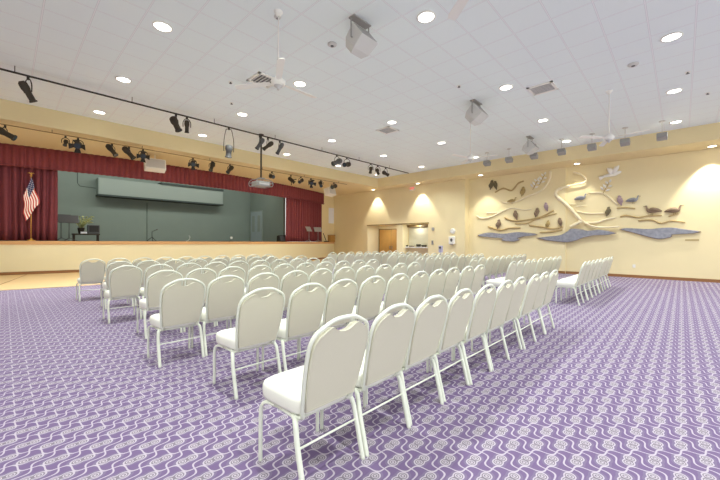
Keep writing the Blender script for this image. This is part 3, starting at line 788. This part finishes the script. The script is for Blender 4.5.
branch(frL, [(205, 315), (260, 335), (340, 330), (430, 310), (502, 272)], 1.2, 1.2, 'tan branch under the perched birds, upper of two crossing', 'branch2')
branch(frL, [(268, 352), (340, 350), (400, 325), (520, 290)], 1.0, .9, 'tan branch under the perched birds, lower of two crossing', 'branch2')
branch(frL, [(108, 370), (180, 390), (240, 378), (302, 378)], 1.5, 1.0, 'tan branch carrying the heron over the left pond', 'branch2')
branch(frL, [(355, 362), (430, 372), (500, 382), (560, 370)], 1.5, 1.1, 'tan branch just above the gap between left and middle ponds', 'branch2')
branch(frL, [(418, 405), (500, 400), (555, 388)], 1.2, 1.2, 'low cream branch touching the top of the middle pond', 'branch2')
branch(frM, [(245, 68), (285, 80), (315, 108), (300, 130), (225, 145), (165, 160), (142, 185), (160, 215), (205, 247), (245, 292), (290, 338), (340, 368), (400, 380), (505, 376)], 1.3, 1.3, 'big cream trunk winding in an S from the hook to the middle pond', name='relief_tree')
trunk = bpy.data.objects['relief_tree']
rb = branch(frM, [(225, 145), (165, 163), (144, 186), (162, 216), (205, 250), (248, 296), (290, 343)], 2.4, 2.4, 'broad cream ribbon of trunk wrapping the wall edge', name='trunk_ribbon', off=-.008)
for k_ in ('label', 'category', 'group'): del rb[k_]
rb.parent = trunk
branch(frM, [(292, 345), (250, 365), (225, 378)], 2.6, 2.2, 'short cream root reaching down left to the middle pond', off=.06)
branch(frM, [(330, 185), (400, 185), (440, 205), (492, 252)], 1.2, 1.4, 'cream branch under the leaf spray right of the trunk')
branch(frM, [(222, 250), (262, 250)], .9, .8, 'tiny cream twig left of the blue long-legged bird')
branch(frM, [(252, 262), (318, 258)], .9, .7, 'thin cream twig below the blue long-legged bird')
branch(frM, [(262, 290), (330, 302), (422, 300)], 1.1, 1.0, 'straight cream branch left of the dark owl')
branch(frM, [(310, 355), (380, 352), (430, 335), (482, 325)], 1.8, 1.3, 'cream branch below the dark owl')
branch(frR, [(60, 312), (100, 303), (170, 315), (230, 305), (312, 303)], 1.3, 1.0, 'wavy tan branch above the right pond', 'branch2')
branch(frR, [(168, 335), (250, 330), (310, 350), (370, 335), (452, 345)], 1.2, 1.0, 'wavy tan branch lying closest above the right pond', 'branch2')
branch(frR, [(40, 258), (100, 256), (152, 262)], 1.1, .9, 'short tan branch under the small blue bird', 'branch2')
branch(frR, [(350, 308), (412, 292)], .9, .7, 'tiny tan twig below the brown goose', 'branch2')
def pond(fr, pts, label):
    uv = [fr(*p) for p in pts]
    cross = min(u for u, v in uv) < 566.5 < max(u for u, v in uv)
    X_ = XJ if (cross or uv[0][0] < 566) else XW
    P = [atX(u, v, X_-.002) for u, v in uv]
    P = hook(P+[P[0]], 4)[:-1]
    c = sum(P, Vector())/len(P)
    lp = []
    for k, (off, s_) in enumerate(((0, .99), (.03, 1.0), (.06, .985), (.075, .95), (.06, .86), (.058, .4))):
        lp.append([c+(p-c)*s_+Vector((-off, 0, 0)) for p in P])
    o = empty('relief_pond', (c.x, c.y, c.z), label, 'wall sculpture', 'blue ponds of the wall relief')
    # rim and water
    MB().loops([[p-c for p in l] for l in lp[:4]], smooth=True).build('rim', M['pondrim'], o)
    MB().loops([[p-c for p in l] for l in ([c+(p-c)*.955+Vector((-.04, 0, 0)) for p in P], [c+(p-c)*.955+Vector((-.078, 0, 0)) for p in P], [c+(p-c)*.90+Vector((-.088, 0, 0)) for p in P])], smooth=True).build('water', M['pond'], o)
    return o
pond(frL, [(45, 420), (110, 405), (200, 412), (290, 402), (402, 413), (385, 423), (330, 428), (290, 440), (300, 450), (260, 460), (190, 453), (200, 441), (130, 435), (60, 428)], 'blue-grey pond at the left of the wall relief')
pond(frM, [(35, 440), (100, 432), (170, 424), (212, 402), (232, 388), (290, 390), (330, 399), (400, 393), (480, 408), (488, 415), (440, 423), (370, 425), (300, 440), (260, 455), (210, 465), (140, 460), (80, 452)], 'blue-grey pond in the middle, below the trunk')
pond(frR, [(55, 385), (100, 378), (230, 384), (300, 378), (370, 375), (450, 385), (545, 398), (500, 411), (380, 418), (370, 432), (310, 445), (250, 438), (180, 418), (110, 400)], 'blue-grey pond at the right of the wall relief')
def bird(fr, x, y, s_, pose, m, label, name='relief_bird', flip=1):
    u, v = fr(x, y); X_ = wall_x(u)
    c = atX(u, v, X_-.06)
    k = c.x/(.7242+.6896*((u-360)/338))/338          # metres per pixel
    S = s_*k
    def q(a, h, d=0): return Vector((-d, -a*flip*S, h*S))
    o = empty(name, c, label, 'wall sculpture', 'birds of the wall relief')
    if pose == 'owl':       # upright perched bird
        MB().tube(hook([q(-.05, .55), q(0, .45), q(.02, .28), q(.0, .05), q(-.06, -.22), q(-.12, -.42), q(-.2, -.62)], 3), [.03*S, .12*S, .17*S, .19*S, .17*S, .17*S, .22*S, .26*S, .28*S, .28*S, .27*S, .25*S, .22*S, .18*S, .14*S, .11*S, .09*S, .07*S, .04*S][:19], 10, flat=.5, up=(1, 0, 0)).build('body', M[m], o)
        MB().tube([q(.14, .32), q(.27, .26)], [.05*S, .01*S], 6).build('beak', M['birdtan'], o)
        MB().tube([q(.05, -.28), q(.06, -.5)], .025*S, 6).tube([q(-.08, -.3), q(-.06, -.5)], .025*S, 6).build('legs', M['birdtan'], o)
        MB().tube([q(-.16, .14, .05), q(-.22, -.1, .06), q(-.26, -.38, .04)], [.05*S, .13*S, .02*S], 8, flat=.4, up=(1, 0, 0)).build('wing', M[m], o)
    elif pose == 'goose':   # horizontal body
        MB().tube(hook([q(-.62, -.12), q(-.35, -.02), q(0, .02), q(.3, .03), q(.42, .2), q(.46, .38), q(.56, .40)], 3), [.03*S, .08*S, .12*S, .17*S, .21*S, .24*S, .25*S, .25*S, .23*S, .19*S, .14*S, .10*S, .075*S, .065*S, .06*S, .07*S, .085*S, .07*S, .03*S], 10, flat=.5, up=(1, 0, 0)).build('body', M[m], o)
        MB().tube([q(.58, .40), q(.72, .36)], [.045*S, .01*S], 6).build('beak', M['birdtan'], o)
        MB().tube([q(.0, -.18), q(.02, -.42)], .022*S, 6).tube([q(.12, -.18), q(.14, -.42)], .022*S, 6).build('legs', M['birdtan'], o)
        MB().tube([q(.2, .1, .06), q(-.1, .06, .08), q(-.5, -.1, .05)], [.05*S, .13*S, .02*S], 8, flat=.4, up=(1, 0, 0)).build('wing', M[m], o)
    elif pose == 'dove':    # wings raised in flight
        MB().tube(hook([q(-.55, -.12), q(-.2, -.06), q(.1, 0), q(.32, .06), q(.46, .08)], 3), [.06*S, .09*S, .10*S, .12*S, .14*S, .15*S, .15*S, .14*S, .12*S, .10*S, .09*S, .06*S, .02*S], 10, flat=.6, up=(1, 0, 0)).build('body', M[m], o)
        for a, h in ((-.3, .42), (.34, .50)):
            MB().tube([q(0, .04, .03), q(a*.6, h*.7, .05), q(a, h, .05)], [.15*S, .14*S, .03*S], 8, flat=.35, up=(1, 0, 0)).build('wing', M[m], o)
        MB().tube([q(-.45, -.1), q(-.75, -.22)], [.06*S, .14*S], 8, flat=.3, up=(1, 0, 0)).build('tail', M[m], o)
    elif pose == 'leaf':    # spray of leaves
        MB().tube(hook([q(-.3, -.5), q(-.1, -.1), q(.15, .45)], 4), .03*S, 6).build('stem', M['branch2'], o)
        for a, h, da, dh in ((-.28, -.2, -.5, .15), (-.05, -.05, -.32, .35), (.1, .1, .4, .1), (.1, .3, -.15, .6), (.18, .42, .3, .72), (-.1, -.3, .25, -.2)):
            MB().tube([q(a, h), q((a+da)/2, (h+dh)/2, .03), q(da, dh)], [.03*S, .10*S, .01*S], 8, flat=.4, up=(1, 0, 0)).build('leaf', M[m], o)
    return o
bird(frL, 130, 118, 8, 'owl', 'birddark', 'left of the two dark owls at upper left of the relief')
bird(frL, 152, 121, 7.5, 'owl', 'birddark', 'right of the two dark owls at upper left of the relief', flip=-1)
bird(frL, 318, 158, 8, 'owl', 'birdtan', 'brown owl perched on the sweeping branch')
bird(frL, 250, 216, 7.5, 'goose', 'birdtan', 'tan bird at the lower end of the sweeping branch')
bird(frL, 273, 300, 8, 'owl', 'birdbrown', 'brown bird left above the two crossing branches', flip=-1)
bird(frL, 402, 284, 8, 'owl', 'birdbrown', 'brown bird perched where the crossing branches meet')
bird(frL, 456, 250, 7.5, 'owl', 'birdmauve', 'mauve bird above the right end of the crossing branches', flip=-1)
bird(frL, 172, 354, 8, 'owl', 'birdbrown', 'brown heron standing over the left pond')
bird(frL, 468, 354, 6.5, 'owl', 'birdtan', 'tan bird at left above the middle pond')
bird(frL, 540, 342, 7.5, 'owl', 'birdbrown', 'brown bird beside the wall edge above the middle pond', flip=-1)
bird(frL, 395, 118, 10, 'leaf', 'birdwhite', 'left spray of cream leaves inside the sweeping branch', 'relief_leaves')
bird(frL, 436, 86, 10, 'leaf', 'birdwhite', 'right spray of cream leaves inside the sweeping branch', 'relief_leaves')
bird(frM, 285, 215, 9, 'goose', 'birdblue', 'blue long-legged bird right of the winding trunk')
bird(frM, 468, 78, 15, 'dove', 'birdwhite', 'white dove flying at the top of the relief')
bird(frM, 435, 155, 11, 'leaf', 'birdwhite', 'spray of cream leaves right of the blue long-legged bird', 'relief_leaves')
bird(frM, 442, 290, 8, 'owl', 'birddark', 'dark owl above the right tip of the middle pond')
bird(frR, 58, 212, 8.5, 'owl', 'birdmauve', 'mauve bird left of the small blue bird', flip=-1)
bird(frR, 135, 210, 9, 'goose', 'birdblue', 'small blue bird above the short tan branch')
bird(frR, 258, 272, 11, 'goose', 'birdbrown', 'brown goose bending down, left of the pair at right', flip=-1)
bird(frR, 380, 272, 11, 'goose', 'birdbrown', 'brown goose looking right at the far right of the relief')
p = atX(692, 240, XW-.008)
tag(MB().box(p, (.012, .36, .05)).build('relief_plaque', M['branch2']), 'small tan signature plaque below the right pond', 'plaque')
p = atX(653, 265, XW-.006)
tag(MB().box(atX(634, 266, XW-.006), (.012, .09, .13), bev=.003).build('wall_outlet', M['white']), 'white outlet plate low on the mural wall', 'outlet')

# ------------------------------------------------------------------ light
wd_ = bpy.data.worlds.new('world'); scn.world = wd_; wd_.use_nodes = True
bg = wd_.node_tree.nodes['Background']; bg.inputs[0].default_value = (.96, 1.0, .97, 1); bg.inputs[1].default_value = 1.12
area('stage_fill_light', (3.7*H, 13.6*H, 4.1*H), 9*H, 120, rot=(R(42), 0, 0), color=(1, 1, .95), shape='RECTANGLE', sy=.5)  # unseen fill strip behind the valance, added to lift the dark stage interior
vs = scn.view_settings
scn.display_settings.display_device = 'sRGB'
vs.view_transform = 'Standard'; vs.look = 'None'; vs.exposure = 0.55; vs.gamma = 1; vs.use_curve_mapping = False
scn.cycles.use_denoising = True
scn.cycles.max_bounces = 8; scn.cycles.diffuse_bounces = 5
